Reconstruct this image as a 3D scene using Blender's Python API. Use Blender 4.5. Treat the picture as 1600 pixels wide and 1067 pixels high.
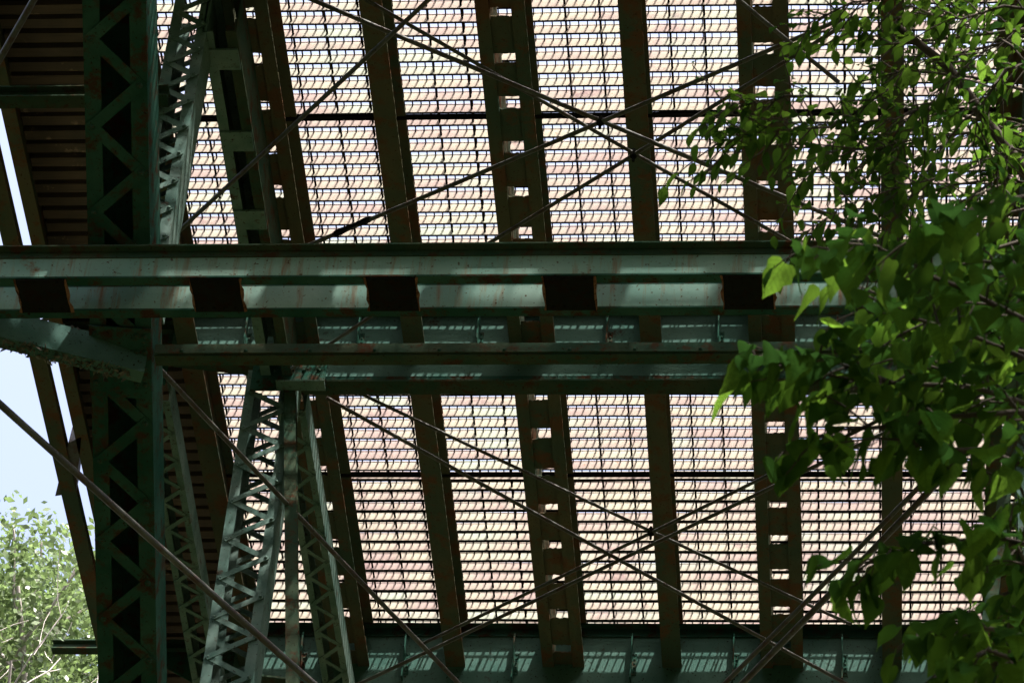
import bpy, math, random
from mathutils import Vector, Matrix

random.seed(7)
scene = bpy.context.scene
for o in list(bpy.data.objects):
    bpy.data.objects.remove(o)

# ------------------------------------------------------------------ camera
EYE = Vector((0, 0, 1.6))
DECK = 24.9                       # height of the underside of the deck grating
cam_data = bpy.data.cameras.new('camera')
cam = bpy.data.objects.new('camera', cam_data)
scene.collection.objects.link(cam)
scene.camera = cam
Yc = Vector((590, -5770, -5900)).normalized()
Xc = Vector((1, .004, (590 - 5770 * .004) / 5900)).normalized()
Zc = Xc.cross(Yc)
m = Matrix((Xc, Yc, Zc)).to_4x4()
m.translation = EYE
cam.matrix_world = m
cam_data.sensor_width = 36
cam_data.lens = 5900 / 1600 * 36
cam_data.clip_start = .2
cam_data.clip_end = 6000
cam_data.dof.use_dof = True
cam_data.dof.focus_distance = 33
cam_data.dof.aperture_fstop = 17

# ------------------------------------------------------------------ light
SUN_FROM = Vector((.27, -.36, 1)).normalized()
elev = math.asin(SUN_FROM.z)
azim = math.atan2(SUN_FROM.x, SUN_FROM.y)
world = bpy.data.worlds.new('World')
scene.world = world
world.use_nodes = True
wn = world.node_tree.nodes
sky = wn.new('ShaderNodeTexSky')
sky.sky_type = 'NISHITA'
sky.sun_disc = False
sky.sun_elevation = elev
sky.sun_rotation = azim
sky.air_density = .7
sky.ozone_density = 1.2
sky.dust_density = 10
world.node_tree.links.new(sky.outputs[0], wn['Background'].inputs[0])
wn['Background'].inputs[1].default_value = .15
sd = bpy.data.lights.new('sun', 'SUN')
sd.energy = 4.1
sd.angle = math.radians(.8)
sd.color = (1, .965, .91)
sun = bpy.data.objects.new('sun', sd)
scene.collection.objects.link(sun)
sun.rotation_euler = (-SUN_FROM).to_track_quat('-Z', 'Y').to_euler()
sun.location = (10, -10, 60)
scene.view_settings.view_transform = 'Standard'
scene.view_settings.look = 'None'
scene.view_settings.exposure = 2.1
scene.view_settings.gamma = 1
scene.cycles.max_bounces = 8
scene.cycles.diffuse_bounces = 4
scene.cycles.use_denoising = True

# ------------------------------------------------------------------ materials
def nodes_of(name):
    mt = bpy.data.materials.new(name)
    mt.use_nodes = True
    nt = mt.node_tree
    return mt, nt, nt.nodes['Principled BSDF']

def nz(nt, vec, scale, detail=4, rough=.6, dist=0.0):
    n = nt.nodes.new('ShaderNodeTexNoise')
    n.inputs['Scale'].default_value = scale
    n.inputs['Detail'].default_value = detail
    n.inputs['Roughness'].default_value = rough
    n.inputs['Distortion'].default_value = dist
    if vec is not None:
        nt.links.new(vec, n.inputs['Vector'])
    return n.outputs['Fac']

def ramp(nt, fac, a, b, ca=(0, 0, 0, 1), cb=(1, 1, 1, 1)):
    r = nt.nodes.new('ShaderNodeValToRGB')
    r.color_ramp.elements[0].position = a
    r.color_ramp.elements[1].position = b
    r.color_ramp.elements[0].color = ca
    r.color_ramp.elements[1].color = cb
    nt.links.new(fac, r.inputs[0])
    return r.outputs[0]

def mixc(nt, fac, a, b):
    mx = nt.nodes.new('ShaderNodeMix')
    mx.data_type = 'RGBA'
    for sock, v in ((mx.inputs[0], fac), (mx.inputs[6], a), (mx.inputs[7], b)):
        if isinstance(v, (tuple, list)):
            sock.default_value = tuple(v) + (1,)
        elif isinstance(v, (int, float)):
            sock.default_value = v
        else:
            nt.links.new(v, sock)
    return mx.outputs[2]

def coords(nt, stretch=(1, 1, 1), jitter=False):
    tc = nt.nodes.new('ShaderNodeTexCoord')
    mp = nt.nodes.new('ShaderNodeMapping')
    mp.inputs['Scale'].default_value = stretch
    nt.links.new(tc.outputs['Object'], mp.inputs['Vector'])
    if jitter:
        oi = nt.nodes.new('ShaderNodeObjectInfo')
        mul = nt.nodes.new('ShaderNodeMath')
        mul.operation = 'MULTIPLY'
        mul.inputs[1].default_value = 57
        nt.links.new(oi.outputs['Random'], mul.inputs[0])
        cx = nt.nodes.new('ShaderNodeCombineXYZ')
        nt.links.new(mul.outputs[0], cx.inputs[0])
        nt.links.new(mul.outputs[0], cx.inputs[2])
        nt.links.new(cx.outputs[0], mp.inputs['Location'])
    return mp.outputs[0]

def steel(name, base, faded, rust, rust_amt=.55, scale=2.2, rough=.5, streak=False, bump=.25, spec=.0):
    mt, nt, bs = nodes_of(name)
    v = coords(nt)
    c = mixc(nt, ramp(nt, nz(nt, v, scale), .35, .68), base, faded)
    r1 = ramp(nt, nz(nt, v, scale * 2.3, 8, .72), rust_amt, rust_amt + .1)
    c = mixc(nt, r1, c, rust)
    if streak:
        vs = coords(nt, (9, 9, .8))
        r2 = ramp(nt, nz(nt, vs, 1.6, 6, .7), .52, .72)
        c = mixc(nt, r2, c, (rust[0] * 1.2, rust[1] * 1.2, rust[2] * 1.2))
    speck = ramp(nt, nz(nt, v, 38, 3, .6), .62, .7)
    c = mixc(nt, speck, c, tuple(x * .5 for x in rust))
    nt.links.new(c, bs.inputs['Base Color'])
    rr = ramp(nt, nz(nt, v, 9), .3, .8, (rough - .12,) * 3 + (1,), (rough + .25,) * 3 + (1,))
    nt.links.new(rr, bs.inputs['Roughness'])
    bs.inputs['Specular IOR Level'].default_value = spec
    bp = nt.nodes.new('ShaderNodeBump')
    bp.inputs['Strength'].default_value = bump
    bp.inputs['Distance'].default_value = .01
    nt.links.new(nz(nt, v, 26, 6), bp.inputs['Height'])
    nt.links.new(bp.outputs[0], bs.inputs['Normal'])
    return mt

M = {}
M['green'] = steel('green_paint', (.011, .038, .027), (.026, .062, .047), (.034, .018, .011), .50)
M['web'] = steel('faded_web_paint', (.036, .078, .064), (.062, .11, .092), (.03, .016, .011), .60)
M['rust'] = steel('raw_rust', (.10, .045, .026), (.16, .085, .05), (.05, .022, .012), .5, 6)
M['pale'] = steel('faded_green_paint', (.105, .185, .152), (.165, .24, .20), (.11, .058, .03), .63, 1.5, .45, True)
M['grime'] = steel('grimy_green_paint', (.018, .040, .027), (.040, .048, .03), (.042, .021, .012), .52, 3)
M['brown'] = steel('rusted_stringer_steel', (.040, .060, .043), (.080, .068, .042), (.088, .046, .027), .50, 1.3)
M['post'] = steel('grey_green_paint', (.055, .098, .082), (.11, .15, .13), (.05, .025, .017), .58, 3)
M['rod'] = steel('weathered_rod_steel', (.028, .026, .021), (.06, .062, .052), (.038, .019, .012), .50, 4, .5, spec=.25)
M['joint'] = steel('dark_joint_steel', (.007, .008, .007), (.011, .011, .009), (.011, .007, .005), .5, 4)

def grating_mat(name, gain, jitter):
    mt, nt, bs = nodes_of(name)
    v = coords(nt, (1, 1, 1), jitter)
    c = mixc(nt, ramp(nt, nz(nt, v, .9, 5), .42, .58), tuple(gain * x for x in (.365, .335, .265)), tuple(gain * x for x in (.30, .238, .22)))
    c = mixc(nt, ramp(nt, nz(nt, v, 2.1, 6, .7), .58, .68), c, tuple(gain * x for x in (.215, .155, .155)))
    c = mixc(nt, ramp(nt, nz(nt, v, 30, 4, .7), .58, .72), c, tuple(gain * x for x in (.27, .18, .13)))
    c = mixc(nt, ramp(nt, nz(nt, v, .8, 4), .52, .66), c, tuple(gain * x for x in (.325, .355, .29)))
    nt.links.new(c, bs.inputs['Base Color'])
    bs.inputs['Roughness'].default_value = .7
    bs.inputs['Specular IOR Level'].default_value = 0
    return mt
M['grating'] = grating_mat('weathered_grating_steel', 1.0, True)
M['grating_fine'] = grating_mat('grating_crossbar_steel', .25, False)

def plank_mat():
    mt, nt, bs = nodes_of('old_dark_planks')
    v = coords(nt, (1, 1, 1), True)
    c = mixc(nt, ramp(nt, nz(nt, v, 1.4, 5), .4, .7), (.085, .054, .038), (.045, .032, .026))
    c = mixc(nt, ramp(nt, nz(nt, v, 3.1, 5, .7), .60, .70), c, (.32, .22, .15))
    vs = coords(nt, (1.5, 30, 30), True)
    c = mixc(nt, ramp(nt, nz(nt, vs, 2, 5), .5, .8), c, (.03, .022, .018))
    nt.links.new(c, bs.inputs['Base Color'])
    bs.inputs['Roughness'].default_value = .85
    return mt
M['plank'] = plank_mat()

def leaf_mat(name, ca, cb, trans, tw=.5, rough=.35, obj_random=True, veins=False):
    mt, nt, bs = nodes_of(name)
    if obj_random:
        fac = nt.nodes.new('ShaderNodeObjectInfo').outputs['Random']
    else:
        fac = ramp(nt, nz(nt, coords(nt), 6, 2), .3, .7)
    c = mixc(nt, fac, ca, cb)
    v = coords(nt)
    c = mixc(nt, ramp(nt, nz(nt, v, 9 if obj_random else 3, 3), .35, .75), c, tuple(x * .7 for x in ca))
    nt.links.new(c, bs.inputs['Base Color'])
    bs.inputs['Roughness'].default_value = rough
    bs.inputs['Specular IOR Level'].default_value = .0 if name != 'bank_tree_leaves' else .3
    tr = nt.nodes.new('ShaderNodeBsdfTranslucent')
    tcol = mixc(nt, fac, trans, tuple(x * .22 for x in trans))
    if veins:                                     # midrib and side veins let less light through
        sep = nt.nodes.new('ShaderNodeSeparateXYZ')
        nt.links.new(v, sep.inputs[0])
        def mth(op, a, b=None):
            q = nt.nodes.new('ShaderNodeMath')
            q.operation = op
            for k_, val in enumerate((a, b)):
                if val is None:
                    continue
                if isinstance(val, (int, float)):
                    q.inputs[k_].default_value = val
                else:
                    nt.links.new(val, q.inputs[k_])
            return q.outputs[0]
        ax = mth('ABSOLUTE', sep.outputs[0])
        ph = mth('SUBTRACT', sep.outputs[1], mth('MULTIPLY', ax, .8))
        sv = mth('GREATER_THAN', mth('SINE', mth('MULTIPLY', ph, 46)), .9)
        mid_ = mth('LESS_THAN', ax, .014)
        vein = mth('MULTIPLY', mth('MAXIMUM', sv, mid_), .45)
        tcol = mixc(nt, vein, tcol, tuple(x * .3 for x in trans))
        blot = ramp(nt, nz(nt, v, 4, 4, .65), .45, .7)
        tcol = mixc(nt, blot, tcol, tuple(x * .55 for x in trans))
    nt.links.new(tcol, tr.inputs['Color'])
    mx = nt.nodes.new('ShaderNodeMixShader')
    mx.inputs[0].default_value = tw
    nt.links.new(bs.outputs[0], mx.inputs[1])
    nt.links.new(tr.outputs[0], mx.inputs[2])
    nt.links.new(mx.outputs[0], nt.nodes['Material Output'].inputs['Surface'])
    return mt
M['leaf'] = leaf_mat('broad_leaf', (.008, .026, .004), (.016, .042, .007), (.19, .36, .035), .42, .55, True, True)
M['leaf_far'] = leaf_mat('small_leaf', (.010, .030, .006), (.016, .042, .009), (.15, .29, .03), .45, .5, True, True)
M['leaf_mass'] = leaf_mat('crown_leaves', (.010, .030, .006), (.016, .042, .008), (.09, .19, .018), .42, .55, False)
M['leaf_bank'] = leaf_mat('bank_tree_leaves', (.085, .14, .05), (.19, .24, .13), (.19, .28, .10), .42, .3, False)

def simple(name, ca, cb, scale, rough=.85, stretch=(1, 1, 1)):
    mt, nt, bs = nodes_of(name)
    v = coords(nt, stretch)
    nt.links.new(mixc(nt, ramp(nt, nz(nt, v, scale, 6), .35, .65), ca, cb), bs.inputs['Base Color'])
    bs.inputs['Roughness'].default_value = rough
    bs.inputs['Specular IOR Level'].default_value = .05
    return mt
M['bark'] = simple('dark_bark', (.03, .025, .02), (.06, .05, .04), 6, .9, (1, 1, .3))
M['twig'] = simple('grey_twig', (.30, .27, .25), (.40, .37, .35), 8)
M['soil'] = simple('leafy_ground', (.042, .055, .022), (.068, .060, .036), .35)
M['concrete'] = simple('old_concrete', (.30, .29, .26), (.22, .21, .18), 1.2)
M['moss'] = simple('debris_and_moss', (.02, .022, .014), (.12, .11, .09), 14)

# ------------------------------------------------------------------ mesh helpers
class MB:
    def __init__(self):
        self.v, self.f = [], []
    def add(self, vs, fs):
        b = len(self.v)
        self.v += [tuple(p) for p in vs]
        self.f += [tuple(b + i for i in q) for q in fs]
        return self
    def box(self, x0, x1, y0, y1, z0, z1):
        vs = [(x, y, z) for z in (z0, z1) for y in (y0, y1) for x in (x0, x1)]
        return self.add(vs, [(0, 2, 3, 1), (4, 5, 7, 6), (0, 1, 5, 4), (2, 6, 7, 3), (0, 4, 6, 2), (1, 3, 7, 5)])
    def prism(self, fr, prof, l0, l1):
        """extrude a closed profile [(s,u)] from l0 to l1 in frame fr = (origin, along, side, up)"""
        o, a, s, u = fr
        n = len(prof)
        vs = [o + a * l + s * p + u * q for l in (l0, l1) for p, q in prof]
        fs = [(i, (i + 1) % n, n + (i + 1) % n, n + i) for i in range(n)]
        fs += [tuple(range(n))[::-1], tuple(range(n, 2 * n))]
        return self.add(vs, fs)
    def tube(self, pts, radii, n=7, caps=True):
        rings = []
        pts = [Vector(p) for p in pts]
        for i, p in enumerate(pts):
            d = (pts[min(i + 1, len(pts) - 1)] - pts[max(i - 1, 0)]).normalized()
            s = d.cross(Vector((0, 0, 1)))
            if s.length < .05:
                s = d.cross(Vector((1, 0, 0)))
            s.normalize()
            u = s.cross(d)
            r = radii[i] if isinstance(radii, (list, tuple)) else radii
            rings.append([p + (s * math.cos(k * math.tau / n) + u * math.sin(k * math.tau / n)) * r for k in range(n)])
        vs = [q for rg in rings for q in rg]
        fs = []
        for i in range(len(rings) - 1):
            for k in range(n):
                fs.append((i * n + k, i * n + (k + 1) % n, (i + 1) * n + (k + 1) % n, (i + 1) * n + k))
        if caps:
            fs += [tuple(range(n))[::-1], tuple(range((len(rings) - 1) * n, len(rings) * n))]
        return self.add(vs, fs)
    def mesh(self, name, mat, smooth=False):
        me = bpy.data.meshes.new(name)
        me.from_pydata(self.v, [], self.f)
        me.materials.append(mat)
        if smooth:
            for p in me.polygons:
                p.use_smooth = True
        me.update()
        return me

ORIGIN = {}
def link(o, parent=None, at=(0, 0, 0)):
    """at = world position of the object's origin"""
    at = Vector(at)
    scene.collection.objects.link(o)
    if parent is not None:
        o.parent = parent
        o.location = at - ORIGIN[parent.name]
    else:
        o.location = at
    ORIGIN[o.name] = at
    return o
def put(name, mb, mat, parent=None, at=(0, 0, 0), smooth=False):
    me = mb if isinstance(mb, bpy.types.Mesh) else mb.mesh(name, mat, smooth)
    return link(bpy.data.objects.new(name, me), parent, at)
def empty(name, at, parent=None):
    o = bpy.data.objects.new(name, None)
    o.empty_display_size = .5
    return link(o, parent, at)
def tag(o, label=None, cat=None, group=None, kind=None):
    for k, v in (('label', label), ('category', cat), ('group', group), ('kind', kind)):
        if v:
            o[k] = v
    return o

def frame(p0, p1, up=(0, 0, 1)):
    p0, p1 = Vector(p0), Vector(p1)
    a = (p1 - p0)
    L = a.length
    a.normalize()
    s = a.cross(Vector(up)).normalized()
    u = s.cross(a)
    return (p0, a, s, u), L
def rect(s0, s1, u0, u1):
    return [(s0, u0), (s1, u0), (s1, u1), (s0, u1)]
def channel(s_web, depth0, depth1, flange, t=.012, tf=.014):
    """channel with its web at s_web, flanges running to s_web+flange (sign counts)"""
    g = 1 if flange > 0 else -1
    return [(s_web, depth0), (s_web + flange, depth0), (s_web + flange, depth0 + tf), (s_web + g * t, depth0 + tf),
            (s_web + g * t, depth1 - tf), (s_web + flange, depth1 - tf), (s_web + flange, depth1), (s_web, depth1)]
def ibeam(c, w, z0, z1, tf=.018, tw=.012):
    h, k = w / 2, tw / 2
    return [(c - h, z0), (c + h, z0), (c + h, z0 + tf), (c + k, z0 + tf), (c + k, z1 - tf), (c + h, z1 - tf),
            (c + h, z1), (c - h, z1), (c - h, z1 - tf), (c - k, z1 - tf), (c - k, z0 + tf), (c - h, z0 + tf)]
def D(x, y, z):                       # bridge coordinates: z measured from the grating's underside
    return Vector((x, y, DECK + z))

# ------------------------------------------------------------------ ground
def ground_z(x, y):
    t = min(max((y - 10) / 36, (-y - 14) / 30, 0), 1)
    h = 24.2 * t
    h += .35 * math.sin(x * .23 + 1) * math.cos(y * .19) * (1 if abs(x) + abs(y) > 6 else .2)
    return h
xs = sorted(set([-3000, -1200, -500, -220, -120] + list(range(-80, 81, 4)) + [120, 220, 500, 1200, 3000]))
ys = sorted(set([-3000, -1200, -500, -200, -100] + list(range(-60, 0, 5)) + list(range(0, 61, 2)) + [70, 90, 130, 200, 500, 1200, 3000]))
mb = MB()
mb.v = [(x, y, ground_z(x, y)) for y in ys for x in xs]
nx = len(xs)
mb.f = [(j * nx + i, j * nx + i + 1, (j + 1) * nx + i + 1, (j + 1) * nx + i) for j in range(len(ys) - 1) for i in range(nx - 1)]
tag(put('ground', mb, M['soil'], smooth=True), kind='structure')

# ------------------------------------------------------------------ the bridge
bridge = empty('arch_bridge', (-1.9, 34, 16))
tag(bridge, 'dark green riveted steel arch bridge seen from below, with open grating deck', 'bridge')

X0, X1 = -6.06, 2.28              # grating edges
Y0, Y1 = -14.0, 35.5           # the deck runs on over the camera
PITCH, DEPTH = .143, .106
FB = [-11.4, -7.0, -2.7, 1.65, 6.0, 10.35, 14.71, 19.09, 23.48, 27.865, 32.24]
SEAM = [12.28, 16.73, 21.183, 25.637, 30.09]

# --- deck grating
grating = empty('deck_grating', D(-1.9, 23, 0), bridge)
tag(grating, 'open steel grating, cream and rust coloured, daylight showing between its bars')
prof = [(-.0105, 0), (.0105, 0), (.0105, .009), (.004, .016), (.0035, DEPTH - .01), (.007, DEPTH - .006), (.007, DEPTH),
        (-.007, DEPTH), (-.007, DEPTH - .006), (-.0035, DEPTH - .01), (-.004, .016), (-.0105, .009)]
def bar_mesh(name, prof=prof):
    # bars are slightly bent along their length
    mb = MB()
    n = len(prof)
    N = 16
    ph = random.random() * 6
    for i in range(N + 1):
        x = X0 + (X1 - X0) * i / N
        dy = .004 * math.sin(x * 1.3 + ph) + random.uniform(-.0025, .0025)
        dz = random.uniform(-.002, .002)
        mb.v += [(x, p + dy, q + dz) for p, q in prof]
    for i in range(N):
        mb.f += [(i * n + k, (i + 1) * n + k, (i + 1) * n + (k + 1) % n, i * n + (k + 1) % n) for k in range(n)]
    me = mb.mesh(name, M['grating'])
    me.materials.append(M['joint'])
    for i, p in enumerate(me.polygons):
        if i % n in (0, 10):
            p.material_index = 1  # shade under and along the bottom flange, painted in as dark faces
    return me
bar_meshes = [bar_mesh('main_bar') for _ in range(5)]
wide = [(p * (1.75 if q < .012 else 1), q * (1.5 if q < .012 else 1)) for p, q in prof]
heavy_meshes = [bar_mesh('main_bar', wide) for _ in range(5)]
yrows = []
edges = [Y0] + SEAM + [Y1]
y = SEAM[2] % PITCH
while y < Y0:
    y += PITCH
k = 0
anchor = SEAM[2]
n0 = int((Y0 - anchor) / PITCH)
hidden_bars = MB()
n1 = int((Y1 - anchor) / PITCH)
for i in range(n0, n1 + 1):
    y = anchor + i * PITCH
    yrows.append(y)
    if y < 12:
        hidden_bars.box(X0, X1, y - .004, y + .004, DECK, DECK + DEPTH)
        continue
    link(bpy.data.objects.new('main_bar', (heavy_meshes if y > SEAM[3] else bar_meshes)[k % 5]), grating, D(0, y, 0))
    k += 1
tag(put('main_bars', hidden_bars, M['grating'], grating), kind='stuff')
mb = MB()
for y in yrows:                                    # light bars halfway between the main bars
    yy = y + PITCH * .5
    mb.box(X0, X1, yy - .003, yy + .003, DECK + DEPTH - .025, DECK + DEPTH - .002)
x = X0 + .03
while x < X1:                                      # fine cross bars, notched into the main bars at the top
    mb.box(x - .0036, x + .0036, Y0, Y1, DECK + DEPTH - .03, DECK + DEPTH + .003)
    x += .0725
tag(put('cross_bars', mb, M['joint'], grating), 'fine cross bars let into the top of the grating', kind='stuff')
mbm = MB()
mbm.tube([(0, Y0, 0), (0, (Y0 + Y1) / 2, 0), (0, Y1, 0)], .0095, 6)
tie = mbm.mesh('tie_rod', M['joint'], True)
x = X0 + .16
i = 0
while x < X1 - .05:
    link(bpy.data.objects.new('tie_rod', tie), grating, D(x, 0, .042))
    x += .283
for s in SEAM:
    mb = MB()
    mb.box(X0, X1, s + .012, s + .044, DECK - .006, DECK + .004)
    mb.box(X0, X1, s + .012, s + .020, DECK - .034, DECK - .006)
    mb.box(X0, X1, s + .020, s + .044, DECK - .034, DECK - .028)
    put('panel_joint', mb, M['joint'], grating)

# --- stringers under the grating
Z_ST = -.5
def single_stringer(x):
    fr, L = frame(D(x, Y0, 0), D(x, Y1, 0))
    return put('stringer', MB().prism(fr, ibeam(0, .185, Z_ST, -.004, .02, .014), 0, L), M['brown'], bridge)
def double_stringer(x, seed):
    rnd = random.Random(seed)
    root = empty('double_stringer', D(x, (Y0 + Y1) / 2, Z_ST), bridge)
    fr, L = frame(D(x, Y0, 0), D(x, Y1, 0))
    for g in (-1, 1):
        put('channel', MB().prism(fr, channel(g * .088, Z_ST, -.004, g * .112, .013, .016), 0, L), M['brown'], root)
    y = 16.1 + rnd.random() * .3
    while y < Y1 - .6:
        l = .385 + rnd.uniform(-.03, .03)
        mb = MB()
        # batten plate with a slightly ragged, rust-eaten edge
        n = 9
        top, bot = [], []
        for i in range(n):
            xx = x - .087 + .174 * i / (n - 1)
            rag = rnd.uniform(0, .014) if rnd.random() < .6 else 0
            top.append((xx, y + rag)); bot.append((xx, y + l - rnd.uniform(0, .010)))
        zz = DECK + Z_ST + .035
        vs = [(a, b, zz) for a, b in top] + [(a, b, zz) for a, b in bot]
        vs += [(a, b, zz + .012) for a, b, _ in vs]
        fs = []
        for i in range(n - 1):
            fs += [(i, i + 1, n + i + 1, n + i), (2 * n + i, 3 * n + i, 3 * n + i + 1, 2 * n + i + 1),
                   (i, 2 * n + i, 2 * n + i + 1, i + 1), (n + i, n + i + 1, 3 * n + i + 1, 3 * n + i)]
        fs += [(0, n, 3 * n, 2 * n), (n - 1, 3 * n - 1, 4 * n - 1, 2 * n - 1)]
        mb.add(vs, fs)
        put('batten_plate', mb, M['brown'], root)
        y += .497
    return root
for x in (-6.0, -4.0, -1.93, .15, 2.2):
    single_stringer(x)
for i, x in enumerate((-5.03, -2.965, -.885, 1.2)):
    double_stringer(x, 11 + i)

# --- rivets
rv = MB()
ring = [(math.cos(a * math.tau / 8), math.sin(a * math.tau / 8)) for a in range(8)]
rv.v = [(c * .5, s * .5, 0) for c, s in ring] + [(c * .36, s * .36, -.28) for c, s in ring] + [(0, 0, -.42)]
rv.f = [(i, i + 8, (i + 1) % 8 + 8, (i + 1) % 8) for i in range(8)] + [(i + 8, 16, (i + 1) % 8 + 8) for i in range(8)]
rivet_green = rv.mesh('rivet', M['green'], True)
rivet_post = rv.mesh('rivet', M['post'], True)
rivet_dark = rv.mesh('rivet', M['joint'], True)
def rivet(parent, p, d, size=.03, me=None):
    """head at p standing out along d"""
    o = bpy.data.objects.new('rivet', me or rivet_green)
    link(o, parent, p)
    o.rotation_euler = (-Vector(d)).to_track_quat('Z', 'Y').to_euler()
    o.scale = (size,) * 3
    return o

# --- floor beams
def floor_beam(y, seen, zb=-.965):
    root = empty('floor_beam', D(-1.9, y, -.9), bridge)
    fr, L = frame(D(-6.15, y, 0), D(2.4, y, 0))       # side axis = -Y, up = Z
    # web with a haunch rising to the left end
    mb = MB()
    pts = [(-6.15, -.62), (-5.5, -.72), (-5.0, zb), (1.2, zb), (1.7, -.72), (2.4, -.62)]
    top = -.13
    vs = [(x, y + s, DECK + z) for s in (-.007, .007) for x, z in pts] + [(x, y + s, DECK + top) for s in (-.007, .007) for x, z in pts]
    n = len(pts)
    fs = []
    for i in range(n - 1):
        fs += [(i, i + 1, 2 * n + i + 1, 2 * n + i), (n + i, 3 * n + i, 3 * n + i + 1, n + i + 1), (i, n + i, n + i + 1, i + 1)]
    fs += [(0, 2 * n, 3 * n, n), (n - 1, 2 * n - 1, 4 * n - 1, 3 * n - 1)]
    mb.add(vs, fs)
    put('web_plate', mb, M['web'], root)
    mb = MB().prism(fr, [(-.085, -.02), (.085, -.02), (.085, -.034), (.02, -.034), (.02, -.13), (-.02, -.13), (-.02, -.034), (-.085, -.034)], 0, L)
    put('top_flange', mb, M['green'], root)
    mb = MB()
    n = len(pts)
    vs = []
    for s, dz in ((-.085, 0), (.085, 0), (.085, .022), (-.085, .022)):
        vs += [(x, y + s, DECK + z - .022 + dz) for x, z in pts]
    fs = []
    for i in range(n - 1):
        for q in range(4):
            a, b = q * n, ((q + 1) % 4) * n
            fs.append((a + i, a + i + 1, b + i + 1, b + i))
    mb.add(vs, fs)
    put('bottom_flange', mb, M['grime'], root)
    mb = MB().prism(fr, rect(.0075, .018, zb + .001, zb + .10), 1.16, 7.3)
    put('flange_angle', mb, M['green'], root)
    for sx in () if y < 18 else (-5.5, -4.5, -3.45, -2.32, -1.35, -.32, .7, 1.7):
        mb = MB().box(sx - .006, sx + .006, y - .085, y - .0075, DECK - .68, DECK - .14)
        mb.box(sx + .0065, sx + .05, y - .016, y - .0078, DECK - .60, DECK - .34)
        st = put('stiffener', mb, M['green'], root)
        if seen:
            for k in range(5):
                rivet(st, D(sx + .03, y - .016, -.36 - .05 * k), (0, -1, 0), .022)
    return root
for i, y in enumerate(FB):
    floor_beam(y, i in (8, 9), -.83 if i == 7 else -.965)

# --- laced members
def laced(name, p0, p1, width, depth, pitch, mat, up, parent, lace_w=.045, both=False, start=0.0, flange=.07, rivets=True, zig=True, cover=None):
    """two channels joined by zigzag lacing; up points away from the laced (visible) face"""
    root = empty(name, p0, parent)
    fr, L = frame(p0, p1, up)
    o, a, s, u = fr
    h = width / 2
    for g in (-1, 1):
        put('channel', MB().prism(fr, channel(g * h, 0, depth, -g * flange, .011, .012), 0, L), mat, root)
    faces = [(-.009, -1)] + ([(depth + .001, 1)] if both else [])
    off = h - flange * .45
    for u0, sg in faces:
        l = start
        side = 1
        while l < L - pitch * .5:
            pa = o + a * l + s * (off * side) + u * u0
            pb = o + a * (l + pitch / 2) - s * (off * side) + u * u0
            f2, L2 = frame(pa, pb, u)
            lift = .008 if side > 0 else 0
            put('lacing_bar', MB().prism(f2, rect(-lace_w / 2, lace_w / 2, -lift * (1 if sg < 0 else -1), .008 - lift * (1 if sg < 0 else -1)), -lace_w * .4, L2 + lace_w * .4), mat, root)
            if rivets and sg < 0:
                rivet(root, pa - u * (.001 + lift), -u, lace_w * .62, rivet_post if mat is M['post'] else rivet_green)
            l += pitch / 2
            side = -side
    if cover is not None:
        put('cover_plate', MB().prism(fr, rect(-h, h, depth + .002, depth + .014), 0, L), mat, root)
    return root

# arch ribs, battered outwards as they fall away
RD = Vector((-.069, .93, -.361)).normalized()
RP = D(-5.408, 18.876, -4.3)
rib_up = RD.cross(Vector((-1, 0, 0))).normalized()
if rib_up.z < 0:
    rib_up = -rib_up
def rib_at(yy, mirror=False):
    p = RP + RD * ((yy - RP.y) / RD.y)
    if mirror:
        p = Vector((-3.8 - p.x, p.y, p.z))
    return p
for mirror in (False, True):
    p0, p1 = rib_at(12.0, mirror), rib_at(33.0, mirror)
    tt = ((RP.y - 12.0) / RD.y) - 1.52
    rib = laced('arch_rib', p0, p1, .45, .42, .66, M['green'], rib_up, bridge, .085, False, tt % .66, .12, True, True, True)
    g0 = rib_at(19.2, mirror)
    fr, L = frame(g0, rib_at(19.72, mirror), rib_up)
    gp = put('gusset_plate', MB().prism(fr, rect(-.226, .226, -.034, -.020), 0, L), M['green'], rib)
    for k in range(4):
        for sx in (-.18, .18, .12):
            o, a, s, u = fr
            rivet(gp, o + a * (.06 + k * .13) + s * sx - u * .034, -u, .05)

# posts rising from the ribs to the floor beams
def post(x, y, width, pitch, top, mirror=False):
    xx = -3.8 - x if mirror else x
    base = rib_at(y, mirror).z + .5
    p = laced('laced_post', D(xx, y - .15, top), Vector((xx, y - .15, base)), width, .30, pitch, M['post'], (0, 1, 0), bridge, .05, True, .05, .085)
    return p
for mirror in (False, True):
    post(-5.37, 19.45, .30, .30, -.66, mirror)
    post(-5.17, 23.41, .43, .42, -.98, mirror)
    post(-5.25, 27.79, .43, .42, -.98, mirror)

# connection plates where the tall post meets the floor beam
for sgn, xo in ((1, -5.0), (-1, 1.2)):
    root = empty('connection_plate', D(xo, 23.2, -1.1), bridge)
    put('plate', MB().box(xo - .34, xo + .30, 23.225, 23.237, DECK - 1.25, DECK - .93), M['green'], root)
    put('shelf_angle', MB().box(xo - .1, xo + .32, 23.10, 23.224, DECK - 1.262, DECK - 1.25), M['post'], root)
    for i in range(5):
        for j in range(2):
            rivet(root, D(xo - .28 + i * .13, 23.225, -1.02 - j * .13), (0, -1, 0), .035)

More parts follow.
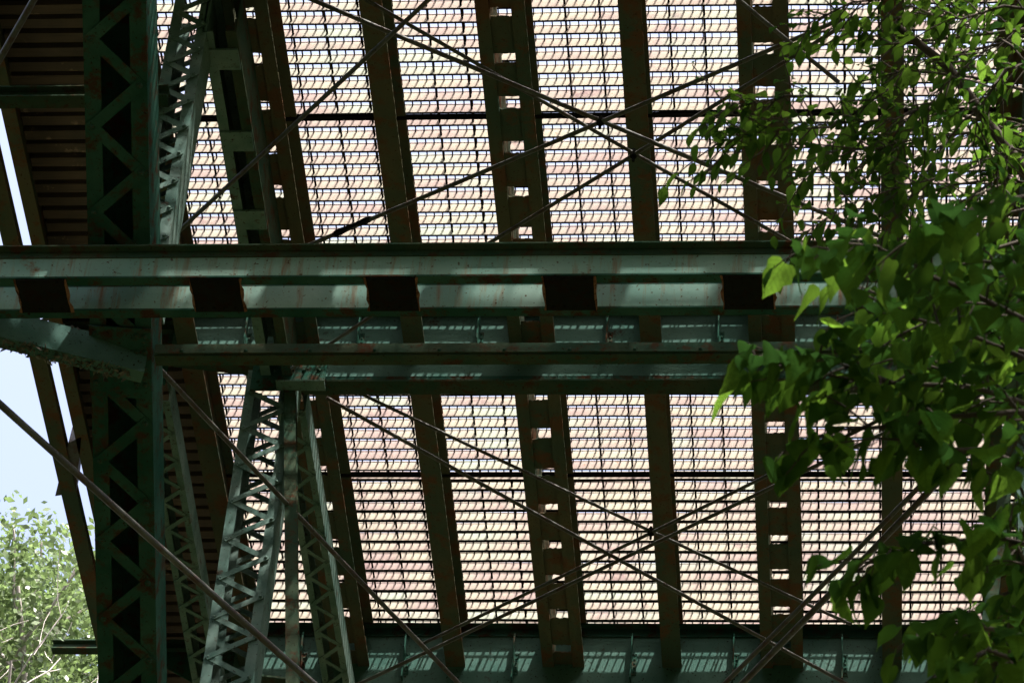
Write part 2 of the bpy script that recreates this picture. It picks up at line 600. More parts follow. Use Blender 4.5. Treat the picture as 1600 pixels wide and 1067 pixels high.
# longitudinal members beneath the stringers
def battened(x, y0, y1, parent):
    root = empty('battened_beam', D(x, (y0 + y1) / 2, -1.1), parent)
    fr, L = frame(D(x, y0, 0), D(x, y1, 0))
    for g in (-1, 1):
        put('channel', MB().prism(fr, channel(g * .135, -1.1, -.62, -g * .085, .012, .013), 0, L), M['post'] if g < 0 else M['grime'], root)  # right channel in darker paint to mute the sunlight on it
    y = y0 + .17
    while y < y1 - .3:
        put('batten_plate', MB().box(x - .13, x + .13, y, y + .21, DECK - 1.122, DECK - 1.1025), M['post'], root)
        y += .88
    return root
for x in (-5.12, 1.32):
    battened(x, 19.3, 23.2, bridge)
laced('laced_beam', D(-5.04, 23.62, -1.12), D(-5.04, 27.7, -1.12), .25, .26, .39, M['post'], (0, 0, 1), bridge, .04, False, .05, .06)
laced('laced_beam', D(1.24, 23.62, -1.12), D(1.24, 27.7, -1.12), .25, .26, .39, M['brown'], (0, 0, 1), bridge, .04, False, .05, .06)
laced('laced_beam', D(-6.22, 23.5, -1.12), D(-6.28, 27.9, -1.12), .26, .26, .36, M['post'], (0, 0, 1), bridge, .04, False, .05, .06)
# slim sway brace dropping from the tall post
fr, L = frame(D(-5.0, 23.28, -1.2), D(-4.52, 23.1, -5.3), (0, 1, 0))
put('sway_brace', MB().prism(fr, ibeam(0, .10, -.06, .06, .012, .03), 0, L), M['grime'], bridge)
fr, L = frame(D(1.2, 23.28, -1.2), D(.72, 23.1, -5.3), (0, 1, 0))
put('sway_brace', MB().prism(fr, ibeam(0, .10, -.06, .06, .012, .03), 0, L), M['grime'], bridge)

# big cross strut of two channels, joined underneath by batten plates
strut = empty('cross_strut', D(-1.9, 18.68, -4.62), bridge)
tag(strut, 'pale weathered double channel cross strut in patchy sunlight')
fr, L = frame(D(-8.2, 18.52, 0), D(4.4, 18.52, 0))            # side axis points towards the camera (-Y)
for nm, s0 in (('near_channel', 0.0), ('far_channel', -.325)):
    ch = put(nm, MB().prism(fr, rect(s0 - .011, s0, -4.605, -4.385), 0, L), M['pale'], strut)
    put('bottom_flange', MB().prism(fr, rect(s0 - .08, s0 + .001, -4.620, -4.605), 0, L), M['green'], ch)  # shade of the flange undersides put into a darker paint
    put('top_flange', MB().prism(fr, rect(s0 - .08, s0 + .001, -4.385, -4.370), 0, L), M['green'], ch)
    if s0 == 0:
        put('top_shade_strip', MB().prism(fr, rect(.001, .009, -4.425, -4.370), 0, L), M['grime'], ch)  # shade and moss along the web's top, put in as a dark strip
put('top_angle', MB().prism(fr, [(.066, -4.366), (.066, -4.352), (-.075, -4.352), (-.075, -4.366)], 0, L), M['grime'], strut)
for i in range(-2, 10):
    cx = -5.885 + 1.252 * (i)
    n = 7
    mb = MB()
    for g in (0, 1):
        pass
    lo, hi = [], []
    rr = random.Random(40 + i)
    for k in range(n):
        yy = 18.525 + .33 * k / (n - 1)
        bow = .004 * math.sin(math.pi * k / (n - 1))
        lo.append((cx - .175 + bow + rr.uniform(-.003, .003), yy)); hi.append((cx + .175 - bow + rr.uniform(-.003, .003), yy))
    zz = DECK - 4.634
    vs = [(a, b, zz) for a, b in lo] + [(a, b, zz) for a, b in hi]
    vs += [(a, b, zz + .012) for a, b, _ in vs]
    fs = []
    for k in range(n - 1):
        fs += [(k, k + 1, n + k + 1, n + k), (2 * n + k, 3 * n + k, 3 * n + k + 1, 2 * n + k + 1), (k, 2 * n + k, 2 * n + k + 1, k + 1), (n + k, n + k + 1, 3 * n + k + 1, 3 * n + k)]
    fs += [(0, n, 3 * n, 2 * n), (n - 1, 3 * n - 1, 4 * n - 1, 2 * n - 1)]
    mb.add(vs, fs)
    bpl = put('batten_plate', mb, M['joint'], strut)
    for q in range(4):
        for yy in (18.55, 18.815):
            rivet(bpl, (cx - .12 + .08 * q, yy, zz), (0, 0, -1), .026, rivet_dark)
    for sg, row in ((-1, lo), (1, hi)):              # rust-swollen edges of the plate
        mb = MB()
        ws = [rr.uniform(.006, .026) for _ in range(n)]
        vs = [(xa, ya, zz - .002) for xa, ya in row] + [(xa + sg * w_, ya, zz + .006) for (xa, ya), w_ in zip(row, ws)] + [(xa, ya, zz + .016) for xa, ya in row]
        mb.add(vs, [(k, k + 1, n + k + 1, n + k) for k in range(n - 1)] + [(n + k, n + k + 1, 2 * n + k + 1, 2 * n + k) for k in range(n - 1)])
        put('rusted_edge', mb, M['rust'], strut)

# lighter strut between the two ribs at the joint
st2 = empty('rib_strut', D(-1.9, 19.44, -4.5), bridge)
fr, L = frame(D(-5.2, 19.40, 0), D(1.4, 19.40, 0))
put('upper_angle', MB().prism(fr, [(0, -4.52), (.012, -4.52), (.012, -4.432), (-.09, -4.432), (-.09, -4.442), (0, -4.442)], 0, L), M['grime'], st2)
put('lower_angle', MB().prism(fr, [(-.002, -4.524), (-.002, -4.537), (-.105, -4.537), (-.105, -4.524)], 0, L), M['grime'], st2)
for i in range(14):
    rivet(st2, D(-5.0 + i * .47, 19.388, -4.5), (0, -1, 0), .03)

# outrigger running from the rib joint to the left
fr, L = frame(D(-5.25, 19.40, -4.58), D(-6.9, 18.78, -4.58))
out = put('outrigger_beam', MB().prism(fr, channel(0, -.12, .14, .12, .012, .014), 0, L), M['web'], bridge)
rr = random.Random(5)
mb = MB()
for i in range(800):
    l = rr.uniform(.1, L)
    up_ = rr.random() < .35
    sd = rr.uniform(0, .13) * 1
    o, a, s, u = fr
    c = o + a * l + s * sd + u * (-.122 if not up_ else .142)
    r = rr.uniform(.006, .02) + (.03 * rr.random() ** 4)
    pts = [c + Vector((rr.uniform(-1, 1), rr.uniform(-1, 1), rr.uniform(-1, 1))) * r for _ in range(4)]
    mb.add(pts, [(0, 1, 2), (0, 2, 3), (0, 3, 1), (1, 3, 2)])
tag(put('debris', mb, M['moss'], out), 'crust of dirt and flaking paint', kind='stuff')

# --- sidewalk on the left
walk = empty('sidewalk', D(-6.6, 23, 0), bridge)
tag(walk, 'dark plank sidewalk carried outside the left rib')
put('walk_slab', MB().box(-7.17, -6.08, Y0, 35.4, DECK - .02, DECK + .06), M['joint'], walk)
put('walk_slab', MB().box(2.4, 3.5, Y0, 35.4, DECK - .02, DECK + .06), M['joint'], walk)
pl = MB().box(-.55, .55, -.05, .05, 0, .06).mesh('plank', M['plank'])
y = 16.2
rr = random.Random(3)
while y < 35:
    o = bpy.data.objects.new('plank', pl)
    link(o, walk, D(-6.62 + rr.uniform(-.02, .02), y, -.08 + rr.uniform(-.008, .008)))
    o.rotation_euler = (rr.uniform(-.03, .03), 0, rr.uniform(-.006, .006))
    y += .155
fr, L = frame(D(0, 12, 0), D(0, 35.4, 0))
put('fascia_beam', MB().prism(fr, channel(-7.19, -.5, .02, .12, .012, .014), 0, L), M['brown'], walk)
put('edge_beam', MB().prism(fr, ibeam(-7.36, .145, -.52, -.42, .016, .012), 0, L), M['brown'], walk)
for y in FB[6:]:
    fr, L = frame(D(-6.15, y, 0), D(-7.95, y, 0))
    put('bracket', MB().prism(fr, ibeam(0, .10, -.62 + .3, -.21, .013, .012), 0, L), M['grime'], walk)
    mb = MB().add([D(-6.15, y - .006, -.33), D(-7.1, y - .006, -.33), D(-6.15, y - .006, -.95), D(-6.15, y + .006, -.33), D(-7.1, y + .006, -.33), D(-6.15, y + .006, -.95)],
                  [(0, 1, 2), (3, 5, 4), (0, 3, 4, 1), (1, 4, 5, 2), (2, 5, 3, 0)])
    put('knee_plate', mb, M['green'], walk)
# rusty bent plate hanging off the edge
mb = MB()
P = [D(-7.50, 25.42, -.5), D(-7.30, 25.38, -.5), D(-7.13, 24.62, -.5), D(-7.26, 24.70, -.5)]
Q = [p + Vector((.0, .02, .22)) for p in P]
mb.add(P + Q, [(0, 1, 2, 3), (4, 7, 6, 5), (0, 4, 5, 1), (1, 5, 6, 2), (2, 6, 7, 3), (3, 7, 4, 0)])
put('drip_plate', mb, M['rod'], walk)
# low tie from the post to the sidewalk edge
fr, L = frame(D(-5.4, 19.2, -1.95), D(-7.6, 19.2, -1.95))
put('tie_beam', MB().prism(fr, ibeam(0, .13, -.06, .06, .012, .012), 0, L), M['grime'], bridge)

# --- bracing rods
RODS = [((-5.84, 20.82, -2.2), (-3.16, 17.94, -2.2), .019), ((-4.36, 18.63, -1.45), (.28, 21.38, -1.45), .019), ((-4.03, 19.05, -.95), (-.56, 21.89, -.95), .016),
        ((-4.83, 21.41, -1.47), (-.22, 18.91, -1.47), .018), ((-3.44, 21.96, -.97), (-.17, 19.37, -.97), .017), ((-4.64, 23.42, -.97), (-.23, 26.65, -.97), .015),
        ((-4.63, 23.06, -1.5), (-.23, 26.89, -1.5), .017), ((-4.2, 26.93, -.99), (.07, 23.87, -.99), .016), ((-4.87, 26.96, -1.52), (.28, 23.34, -1.52), .017),
        ((-6.13, 18.33, -5.80), (-3.98, 21.85, -5.80), .026), ((-5.81, 21.37, -2.6), (-3.41, 25.92, -2.6), .021), ((.47, 22.33, -3.0), (-1.52, 25.37, -3.0), .021),
        ((.53, 22.41, -3.0), (-1.43, 25.47, -3.0), .028), ((-1.11, 18.21, -1.9), (-.43, 18.99, -1.9), .017), ((-4.9, 22.75, -1.45), (-4.04, 22.02, -1.45), .015),
        ((-6.45, 18.08, -3.0), (-5.92, 17.22, -3.0), .026)]
TURN = {3: .17, 9: None}
for i, (a, b, r) in enumerate(RODS):
    a, b = D(*a), D(*b)
    d = b - a
    N = 10
    pts, rad = [], []
    ext = .25 if i in (0, 9, 11, 12, 13, 15) else 0
    for k in range(N + 1):
        t = k / N
        p = a - d.normalized() * ext + d * (t * (1 + 2 * ext / d.length)) - Vector((0, 0, 1)) * (.012 * 4 * t * (1 - t))
        pts.append(p)
    rod = put('bracing_rod', MB().tube(pts, r, 8), M['rod'], bridge, smooth=True)
    if i == 3:
        c = a + d * .135
        dn = d.normalized()
        prof_t = [(-.19, .018), (-.17, .027), (-.12, .031), (-.05, .025), (.05, .025), (.12, .031), (.17, .027), (.19, .018)]
        put('turnbuckle', MB().tube([c + dn * l for l, _ in prof_t], [q for _, q in prof_t], 6), M['joint'], rod)
# clamps where rods cross
def clamp(x, y, z):
    mb = MB().tube([D(x, y, z - .035), D(x, y, z - .03), D(x, y, z + .03), D(x, y, z + .035)], [.02, .03, .03, .02], 8)
    mb.tube([D(x, y, z - .085), D(x, y, z + .06)], .013, 6)
    put('rod_clamp', mb, M['joint'], bridge)
def cross_of(i, j):
    (a, b, _), (c, d, _) = RODS[i], RODS[j]
    dx1, dy1, dx2, dy2 = b[0] - a[0], b[1] - a[1], d[0] - c[0], d[1] - c[1]
    t = ((c[0] - a[0]) * dy2 - (c[1] - a[1]) * dx2) / (dx1 * dy2 - dy1 * dx2)
    return a[0] + dx1 * t, a[1] + dy1 * t, (a[2] + c[2]) / 2 - .01
for i, j in ((1, 3), (2, 4), (5, 7)):
    clamp(*cross_of(i, j))

# --- abutment that carries the far end
mb = MB().box(-8.2, 4.4, 35.8, 38.5, 10, 24.1)
mb.box(-8.2, 4.4, 37.2, 38.5, 24.1, 25.2)
put('abutment', mb, M['concrete'], bridge)
for sx in (-1, 1):
    p = rib_at(33.0, sx > 0)
    put('rib_footing', MB().box(p.x - .8, p.x + .8, 32.2, 35.0, 11, p.z + .1), M['concrete'], bridge)

# ------------------------------------------------------------------ foliage
NEAR = {
  'T1': [(0.44, 7.07, 8.23), (0.25, 6.96, 8.21), (0.05, 6.88, 8.15), (-0.07, 6.8, 8.09), (-0.2, 6.78, 8.11), (-0.32, 6.68, 8.06)],
  'T2': [(0.43, 6.4, 8.33), (0.3, 6.35, 8.25), (0.19, 6.31, 8.16), (0.11, 6.27, 8.06)],
  'T3': [(0.45, 7.0, 8.44), (0.21, 6.78, 8.39), (0.05, 6.67, 8.36), (-0.06, 6.58, 8.31), (-0.14, 6.57, 8.32)],
  'T4': [(0.44, 6.99, 8.16), (0.18, 6.94, 8.09), (0.02, 6.88, 8.0), (-0.09, 6.89, 8.0), (-0.16, 6.83, 7.91)],
  'T5': [(0.45, 7.46, 8.1), (0.31, 7.36, 8.06), (0.1, 7.3, 7.98), (0.0, 7.25, 7.89), (-0.09, 7.29, 7.85)],
  'T6': [(0.43, 7.38, 7.73), (0.24, 7.28, 7.7), (0.1, 7.22, 7.62)],
  'T7': [(0.46, 7.21, 8.51), (0.25, 7.08, 8.51), (0.09, 6.98, 8.48), (-0.03, 6.96, 8.5)],
  'T8': [(0.43, 7.03, 7.98), (0.26, 6.92, 7.96), (0.15, 6.92, 7.96), (0.07, 6.83, 7.91)],
  'T9': [(0.42, 7.27, 7.54), (0.27, 7.16, 7.52), (0.16, 7.12, 7.42)],
  'T10': [(0.48, 7.32, 8.97), (0.33, 7.23, 8.93), (0.21, 7.15, 8.87)],
  'T11': [(0.48, 7.78, 8.78), (0.34, 7.62, 8.82), (0.2, 7.51, 8.79), (0.09, 7.49, 8.82)],
  'T12': [(0.52, 7.95, 8.6), (0.42, 7.83, 8.58), (0.35, 7.65, 8.64)],
  'T13': [(0.5, 7.91, 8.33), (0.4, 7.78, 8.34), (0.36, 7.72, 8.41)],
  'T14': [(0.47, 8.16, 8.2), (0.33, 7.99, 8.24), (0.23, 7.9, 8.21)],
  'T16': [(0.05, 6.88, 8.15), (-0.06, 6.78, 8.11), (-0.15, 6.69, 8.06), (-0.23, 6.62, 7.99)],
  'T17': [(0.05, 6.67, 8.36), (0.01, 6.5, 8.25), (-0.07, 6.42, 8.18), (-0.15, 6.38, 8.09)],
  'T18': [(0.53, 7.91, 9.51), (0.32, 7.85, 9.44), (0.15, 7.79, 9.36), (0.03, 7.8, 9.36)],
  'T19': [(0.54, 8.2, 9.5), (0.33, 8.1, 9.47), (0.16, 8.03, 9.41), (0.04, 8.04, 9.4)],
  'T20': [(0.53, 8.16, 9.26), (0.36, 8.08, 9.21), (0.21, 8.02, 9.13)],
  'T21': [(0.52, 8.11, 9.01), (0.44, 8.21, 8.9), (0.39, 8.26, 8.7), (0.37, 8.38, 8.56)],
  'T22': [(0.53, 7.79, 9.63), (0.36, 7.76, 9.53), (0.19, 7.74, 9.41)],
  'T23': [(0.53, 8.33, 8.76), (0.42, 8.33, 8.62), (0.36, 8.36, 8.43)],
  'T15': [(0.49, 7.52, 9.33), (0.38, 7.62, 9.1), (0.29, 7.63, 8.96)],
}
MID = {
  'M1': [(0.3, 10.39, 13.1), (0.09, 10.32, 12.89), (-0.17, 10.2, 12.73), (-0.39, 10.12, 12.66), (-0.58, 10.09, 12.68)],
  'M2': [(0.24, 10.37, 12.85), (-0.01, 10.35, 12.74), (-0.24, 10.26, 12.68), (-0.44, 10.19, 12.6), (-0.6, 10.15, 12.49)],
  'M3': [(0.72, 10.37, 13.5), (0.3, 10.28, 13.33), (0.04, 10.23, 13.24), (-0.19, 10.07, 13.25)],
  'M4': [(0.34, 10.41, 12.67), (0.09, 10.39, 12.56), (-0.12, 10.37, 12.44), (-0.29, 10.38, 12.28)],
  'M5': [(0.71, 10.03, 13.39), (0.22, 10.01, 13.3), (-0.09, 9.97, 13.2), (-0.27, 9.97, 13.07)],
  'M6': [(0.73, 10.65, 13.38), (0.41, 10.53, 13.37), (0.14, 10.44, 13.32), (-0.07, 10.41, 13.21)],
  'M7': [(0.73, 10.87, 13.31), (0.46, 10.73, 13.32), (0.22, 10.63, 13.29), (0.04, 10.54, 13.24)],
  'M8': [(0.3, 10.52, 12.98), (0.17, 10.59, 12.78), (0.09, 10.61, 12.62), (0.01, 10.62, 12.48)],
  'M9': [(0.51, 10.72, 12.92), (0.32, 10.71, 12.8), (0.22, 10.74, 12.64)],
  'M10': [(0.7, 10.07, 12.97), (0.52, 10.04, 12.87), (0.41, 10.09, 12.69), (0.39, 10.2, 12.59)],
  'M11': [(0.7, 10.37, 12.69), (0.54, 10.27, 12.66), (0.45, 10.31, 12.49)],
  'M12': [(0.69, 9.87, 13.01), (0.51, 9.79, 12.96), (0.34, 9.76, 12.85), (0.16, 9.74, 12.87)],
  'M13': [(0.09, 10.42, 13.21), (-0.09, 10.44, 13.05), (-0.22, 10.53, 12.84), (-0.32, 10.51, 12.71)],
  'M15': [(-0.17, 10.14, 12.65), (-0.34, 10.08, 12.57), (-0.49, 10.09, 12.56), (-0.61, 10.04, 12.45)],
  'M16': [(-0.19, 10.05, 12.73), (-0.34, 9.98, 12.66), (-0.46, 10.0, 12.64), (-0.56, 9.93, 12.56)],
  'M17': [(0.5, 10.08, 13.1), (0.29, 10.22, 12.99), (0.14, 10.3, 12.78), (0.06, 10.41, 12.67)],
  'M18': [(0.83, 11.19, 14.37), (0.55, 11.22, 14.36), (0.3, 11.2, 14.25), (0.07, 11.15, 14.16)],
  'M19': [(0.83, 11.47, 14.12), (0.55, 11.5, 14.11), (0.3, 11.46, 14.02), (0.07, 11.43, 13.92), (-0.1, 11.46, 13.89)],
  'M20': [(0.83, 11.7, 13.91), (0.58, 11.66, 13.96), (0.32, 11.62, 13.87), (0.15, 11.61, 13.74)],
  'M21': [(0.83, 11.07, 14.48), (0.55, 11.06, 14.5), (0.3, 11.03, 14.4), (0.1, 11.01, 14.29)],
  'M14': [(0.71, 10.77, 12.86), (0.55, 10.73, 12.77), (0.42, 10.73, 12.63)],
  'L': [(0.09, 10.17, 13.29), (0.3, 10.3, 13.18), (0.5, 10.44, 12.91), (0.75, 10.55, 12.52)],
}

def leaf_mesh(name, half, fold, droop, mat, wave=0.0, rag=0.0, seed=0):
    vs, fs = [], []
    rg = random.Random(seed)
    ka, kb = 1 + rg.uniform(-rag, rag) * 1.5, 1 + rg.uniform(-rag, rag) * 1.5
    curl = rg.uniform(-.1, .25)
    for i, row in enumerate(half):
        t, te, w = row if len(row) == 3 else (row[0], row[0], row[1])
        z = -droop * t * t
        wa = w * ka * (1 - (rg.random() < .25) * rg.uniform(0, rag) * 2.2)
        wb = w * kb * (1 - (rg.random() < .25) * rg.uniform(0, rag) * 2.2)
        bend = curl * t * t * .4
        vs += [(bend, t, z), (bend - wa, te, z + fold * wa + wave * math.sin(t * 9 + seed) - curl * wa * t), (bend + wb, te, z + fold * wb - wave * math.sin(t * 8 + seed) - curl * wb * t)]
    for i in range(len(half) - 1):
        a, b = 3 * i, 3 * i + 3
        fs += [(a, a + 2, b + 2, b), (a + 1, a, b, b + 1)]
    me = bpy.data.meshes.new(name)
    me.from_pydata(vs, [], fs)
    me.materials.append(mat)
    for p in me.polygons:
        p.use_smooth = True
    return me
heart = [(0, -.02, .07), (.04, -.05, .17), (.10, -.02, .27), (.18, .07, .355), (.28, .20, .395), (.40, .34, .385), (.53, .49, .33), (.66, .63, .24), (.79, .77, .14), (.90, .89, .06), (1, 1, .004)]
oval = [(0, .015), (.1, .13), (.25, .22), (.42, .25), (.6, .21), (.78, .12), (.9, .05), (1, .004)]
NEAR_LEAVES = [leaf_mesh('leaf', heart, f, d, M['leaf'], w, .12, i) for i, (f, d, w) in enumerate(((.25, .22, .03), (.5, .1, .03), (.1, .35, .035), (-.2, .2, .03), (.35, .45, .04), (.7, .15, .03), (.15, .1, .045), (.4, .3, .02)))]
MID_LEAVES = [leaf_mesh('leaf', oval, f, d, M['leaf_far'], w, .1, 20 + i) for i, (f, d, w) in enumerate(((.3, .25, .02), (.6, .1, .02), (.1, .4, .02), (.4, .3, .03), (.2, .15, .02)))]

def leaf_matrix(p, d, n, size, roll):
    d = d.normalized()
    n = (n - d * n.dot(d))
    if n.length < 1e-3:
        n = d.orthogonal()
    n.normalize()
    s = d.cross(n)
    mt = Matrix((s, d, n)).transposed()
    mt = (Matrix.Rotation(roll, 3, d) @ mt).to_4x4()
    mt = Matrix.Translation(p) @ mt @ Matrix.Diagonal((size, size, size, 1))
    return mt

def polyline_at(pts, t):
    pts = [Vector(p) for p in pts]
    seg = [(pts[i + 1] - pts[i]).length for i in range(len(pts) - 1)]
    L = sum(seg)
    x = t * L
    for i, s in enumerate(seg):
        if x <= s or i == len(seg) - 1:
            return pts[i].lerp(pts[i + 1], min(x / s, 1)), (pts[i + 1] - pts[i]).normalized(), L
        x -= s

def joined_leaves(name, mats, me, mat):
    vs, fs = [], []
    base = [v.co.copy() for v in me.vertices]
    faces = [tuple(p.vertices) for p in me.polygons]
    for mt in mats:
        b = len(vs)
        vs += [tuple(mt @ v) for v in base]
        fs += [tuple(b + i for i in f) for f in faces]
    out = bpy.data.meshes.new(name)
    out.from_pydata(vs, [], fs)
    out.materials.append(mat)
    for p in out.polygons:
        p.use_smooth = True
    return out

def leafy_tree(name, label, base, top, table, leaves, size, spacing, petiole, wood_r, rnd, crown_n, crown_c, crown_r, side_len, droop, inner):
    base, top = Vector(base), Vector(top)
    root = empty(name, base)
    tag(root, label, 'tree')
    wood = MB()
    n = 9
    trunk_pts = [base.lerp(top, i / n) + Vector((rnd.uniform(-.1, .1), rnd.uniform(-.1, .1), 0)) * (0 < i < n) for i in range(n + 1)]
    trunk_pts[0].z -= .3
    wood.tube(trunk_pts, [wood_r * (1 - .75 * i / n) for i in range(n + 1)], 9)
    put('trunk', wood, M['bark'], root, smooth=True)
    mats = []
    tw = MB()
    for key, pts in table.items():
        pts = [Vector(p) for p in pts]
        if key == 'L':
            tw.tube(pts, [.014, .02, .024, .028], 7)
            a = pts[-1]
            r0 = .028
        else:
            r1 = .0045 if pts[0].x < inner else .008
            tw.tube(pts, [r1 * (1 - .65 * i / (len(pts) - 1)) for i in range(len(pts))], 6)
            a = pts[0]
            r0 = .008
        if a.x < inner:                                # springs from the nearest bough further in
            best = None
            for k2, p2 in table.items():
                if k2 == key:
                    continue
                for i2 in range(41):
                    q = polyline_at(p2, i2 / 40)[0]
                    if q.x > a.x + .04 and (best is None or (q - a).length < (best - a).length):
                        best = q
            tw.tube([best, best.lerp(a, .5) + Vector((0, 0, .03)), a], [r0 * .7, r0 * .6, r0 * .5], 6)
        # limb from the trunk out to this bough
        tz = min(max(a.z - .9, base.z + 2), top.z - .3)
        tp = base.lerp(top, (tz - base.z) / (top.z - base.z))
        mid = tp.lerp(a, .55) + Vector((0, 0, .25))
        if a.x >= inner:
            tw.tube([tp, mid, a], [r0 * 2.4, r0 * 1.5, r0 * 1.02], 6)
        if key == 'L':
            continue
        L = polyline_at(pts, .5)[2]
        cnt = max(3, int(L / spacing))
        side = 1
        for i in range(cnt + 1):
            t = min(1, .12 + .88 * i / cnt)
            p, dr, _ = polyline_at(pts, t)
            side = -side
            lat = dr.cross(Vector((0, 0, 1))).normalized() * side
            start = p
            outs = [(p, 1.0)]
            if rnd.random() < .6 and side_len > 0:                       # a side twiglet with its own leaves
                e = p + (lat * rnd.uniform(.4, 1) + dr * .7 + Vector((0, 0, rnd.uniform(-.6, .35)))).normalized() * side_len * rnd.uniform(.5, 1.2)
                tw.tube([p, p.lerp(e, .5) + Vector((0, 0, .01)), e], [.004, .003, .002], 5)
                outs += [(p.lerp(e, q), .9) for q in (.4, .7, 1.0)]
            for q, sc in outs:
                d = lat * rnd.uniform(.2, .9) + dr * rnd.uniform(.1, .6) + Vector((0, 0, -droop * rnd.uniform(.4, 1.5))) + Vector((rnd.uniform(-.35, .35), rnd.uniform(-.35, .35), rnd.uniform(-.2, .2)))
                d.normalize()
                st = q + (d + Vector((0, 0, .5))).normalized() * petiole * rnd.uniform(.6, 1.2)
                tw.tube([q, st], [.0022, .0016], 4, False)
                nrm = Vector((rnd.uniform(-.6, .6), rnd.uniform(-.8, .35), 1)) + SUN_FROM * .4
                mats.append(leaf_matrix(st, d, nrm, size * sc * rnd.uniform(.5, 1.2), rnd.uniform(-.5, .5)))
                side2 = 0
    tag(put('bough', tw, M['bark'], root, smooth=True))
    inv = Matrix.Translation(-base)
    mats.sort(key=lambda q: -q.to_scale().x)
    for mt in mats[:300]:
        o = bpy.data.objects.new('leaf', rnd.choice(leaves))
        scene.collection.objects.link(o)
        o.parent = root
        o.matrix_local = inv @ mt
    extra = mats[300:]
    # the rest of the crown, above and beside what the photograph shows
    for _ in range(crown_n):
        v = Vector((rnd.gauss(0, 1), rnd.gauss(0, 1), rnd.gauss(0, 1))).normalized() * rnd.random() ** .4
        p = Vector(crown_c) + Vector((v.x * crown_r[0], v.y * crown_r[1], v.z * crown_r[2]))
        d = Vector((rnd.uniform(-1, 1), rnd.uniform(-1, 1), -droop * rnd.uniform(.3, 1.2)))
        extra.append(leaf_matrix(p, d, Vector((rnd.uniform(-.6, .6), rnd.uniform(-.6, .6), 1)), size * rnd.uniform(.7, 1.2), 0))
    if extra:
        tag(put('crown', joined_leaves('crown', extra, leaves[0], M['leaf_mass']), M['leaf_mass'], root), kind='stuff')
    print(name, 'leaves', len(mats), 'extra', len(extra))
    return root

leafy_tree('broadleaf_tree', 'tree whose boughs of large bright heart-shaped leaves hang in front at the right', (3.6, 8.2, ground_z(3.6, 8.2)), (3.0, 7.8, 12.5), NEAR, NEAR_LEAVES,
           .104, .038, .035, .16, random.Random(21), 1900, (1.68, 5.9, 11.3), (1.2, 1.4, 1.1), .14, 1.0, .38)
leafy_tree('small_leaved_tree', 'tree of smaller darker pointed leaves spreading across the upper right grating', (4.2, 11.6, ground_z(4.2, 11.6)), (3.4, 11.2, 17.5), MID, MID_LEAVES,
           .084, .027, .016, .17, random.Random(33), 1600, (3.0, 10.8, 15.5), (2.2, 1.6, 2.6), .24, .3, .65)

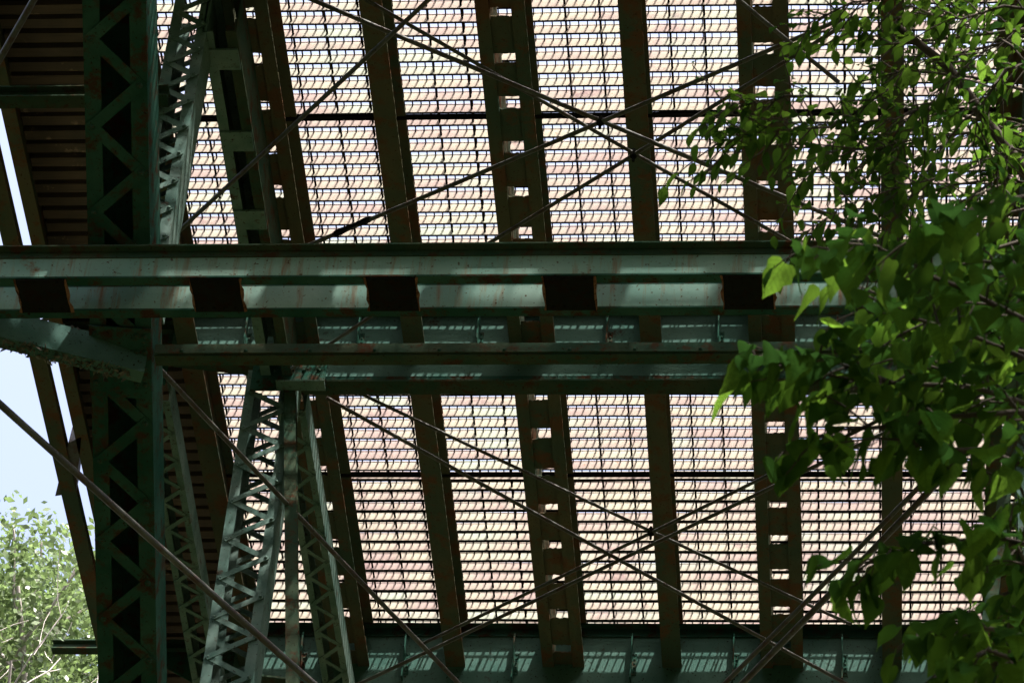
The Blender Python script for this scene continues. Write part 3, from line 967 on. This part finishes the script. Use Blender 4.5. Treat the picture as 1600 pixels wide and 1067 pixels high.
# trees on the bank beyond the bridge, lower left
def bank_tree(name, label, base, height, crown_r, n_leaf, leaf, rnd, bare=False):
    base = Vector(base)
    root = empty(name, base)
    tag(root, label, 'tree', 'trees on the bank beyond the sidewalk')
    wood = MB()
    tips = []
    def grow(p, d, r, l, depth):
        q = p
        pts, rad = [p], [r]
        for k in range(4):
            d = (d + Vector((rnd.uniform(-.25, .25), rnd.uniform(-.25, .25), rnd.uniform(-.02, .18)))).normalized()
            q = q + d * l / 4
            pts.append(q)
            rad.append(r * (1 - .12 * (k + 1)))
            if depth >= 2:
                tips.append((q, d))
        wood.tube(pts, rad, 6 if depth < 2 else 4, False)
        if depth < (5 if bare else 3):
            for k in range(3 if depth else 5):
                f = rnd.uniform(.45, 1)
                st = pts[0].lerp(pts[-1], f)
                nd = (d * .8 + Vector((rnd.uniform(-1, 1), rnd.uniform(-1, 1), rnd.uniform(-.1, .8))).normalized()).normalized()
                grow(st, nd, r * .48, l * rnd.uniform(.5, .68), depth + 1)
    grow(base - Vector((0, 0, .2)), Vector((0, 0, 1)), height * .014, height * .5, 0)
    put('trunk', wood, M['twig'], root, smooth=True)
    # clumps of leaves through the crown, and along the twigs
    lv, lf = [], []
    cc = base + Vector((0, 0, height * .68))
    clumps = []
    for i in range(150):
        v = Vector((rnd.gauss(0, 1), rnd.gauss(0, 1), rnd.gauss(0, 1))).normalized() * (.35 + .65 * rnd.random() ** .5)
        clumps.append((cc + Vector((v.x * crown_r[0], v.y * crown_r[0], v.z * crown_r[1])), rnd.uniform(.28, .55)))
    for i in range(n_leaf):
        if bare or i % 5 == 0:
            c, _ = rnd.choice(tips)
            rr_ = .22
        else:
            c, rr_ = rnd.choice(clumps)
        g_ = Vector((rnd.gauss(0, 1), rnd.gauss(0, 1), rnd.gauss(0, 1.25)))
        if g_.length > 1.9:
            g_ *= 1.9 / g_.length
        p = c + g_ * rr_
        d = Vector((rnd.uniform(-1, 1), rnd.uniform(-1, 1), rnd.uniform(-1, .5))).normalized()
        s = d.cross(Vector((rnd.uniform(-1, 1), rnd.uniform(-1, 1), rnd.uniform(-1, 1)))).normalized()
        sz = leaf * rnd.uniform(.6, 1.25)
        b = len(lv)
        lv += [tuple(p), tuple(p + d * sz * .5 + s * sz * .26), tuple(p + d * sz), tuple(p + d * sz * .5 - s * sz * .26)]
        lf.append((b, b + 1, b + 2, b + 3))
    me = MB()
    me.v, me.f = lv, lf
    tag(put('crown', me, M['leaf_bank'], root), kind='stuff')
    return root
def gz(x, y):
    return (x, y, ground_z(x, y))
bank_tree('bank_tree', 'full leafy pale green tree at the far left edge', gz(-12.2, 34.5), 17.1, (2.9, 4.6), 115000, .12, random.Random(2))
bank_tree('bank_tree', 'leafy tree close behind the left arch rib', gz(-10.6, 38.5), 15.9, (2.6, 4.4), 115000, .12, random.Random(9))
bank_tree('bank_tree', 'nearly bare grey twiggy tree in front of the leafy ones', gz(-10.3, 30.5), 15.2, (2, 3), 2500, .09, random.Random(14), True)

# unseen woods added to block low sky light: nobody could count these leaves
rnd = random.Random(77)
lv, lf = [], []
for i in range(3600):
    a = rnd.uniform(0, math.tau)
    rr_ = rnd.uniform(20, 34)
    x, y = rr_ * math.cos(a) - 2, rr_ * math.sin(a) + 6
    if y > 18 and -13 < x < 9:
        continue
    g = ground_z(x, y)
    c = Vector((x, y, rnd.uniform(g + .5, 33 if y < 16 else g + 13)))
    for k in range(14):
        p = c + Vector((rnd.gauss(0, .9), rnd.gauss(0, .9), rnd.gauss(0, .9)))
        d = Vector((rnd.uniform(-1, 1), rnd.uniform(-1, 1), rnd.uniform(-1, .4))).normalized()
        s_ = d.cross(Vector((rnd.uniform(-1, 1), rnd.uniform(-1, 1), rnd.uniform(-1, 1)))).normalized()
        sz = rnd.uniform(.5, 1.0)
        b = len(lv)
        lv += [tuple(p), tuple(p + d * sz * .5 + s_ * sz * .35), tuple(p + d * sz), tuple(p + d * sz * .5 - s_ * sz * .35)]
        lf.append((b, b + 1, b + 2, b + 3))
me = MB()
me.v, me.f = lv, lf
tag(put('unseen_woods', me, M['leaf_mass']), 'dense dark green woodland added around the bridge to block sky light', 'unseen_woods', kind='stuff')
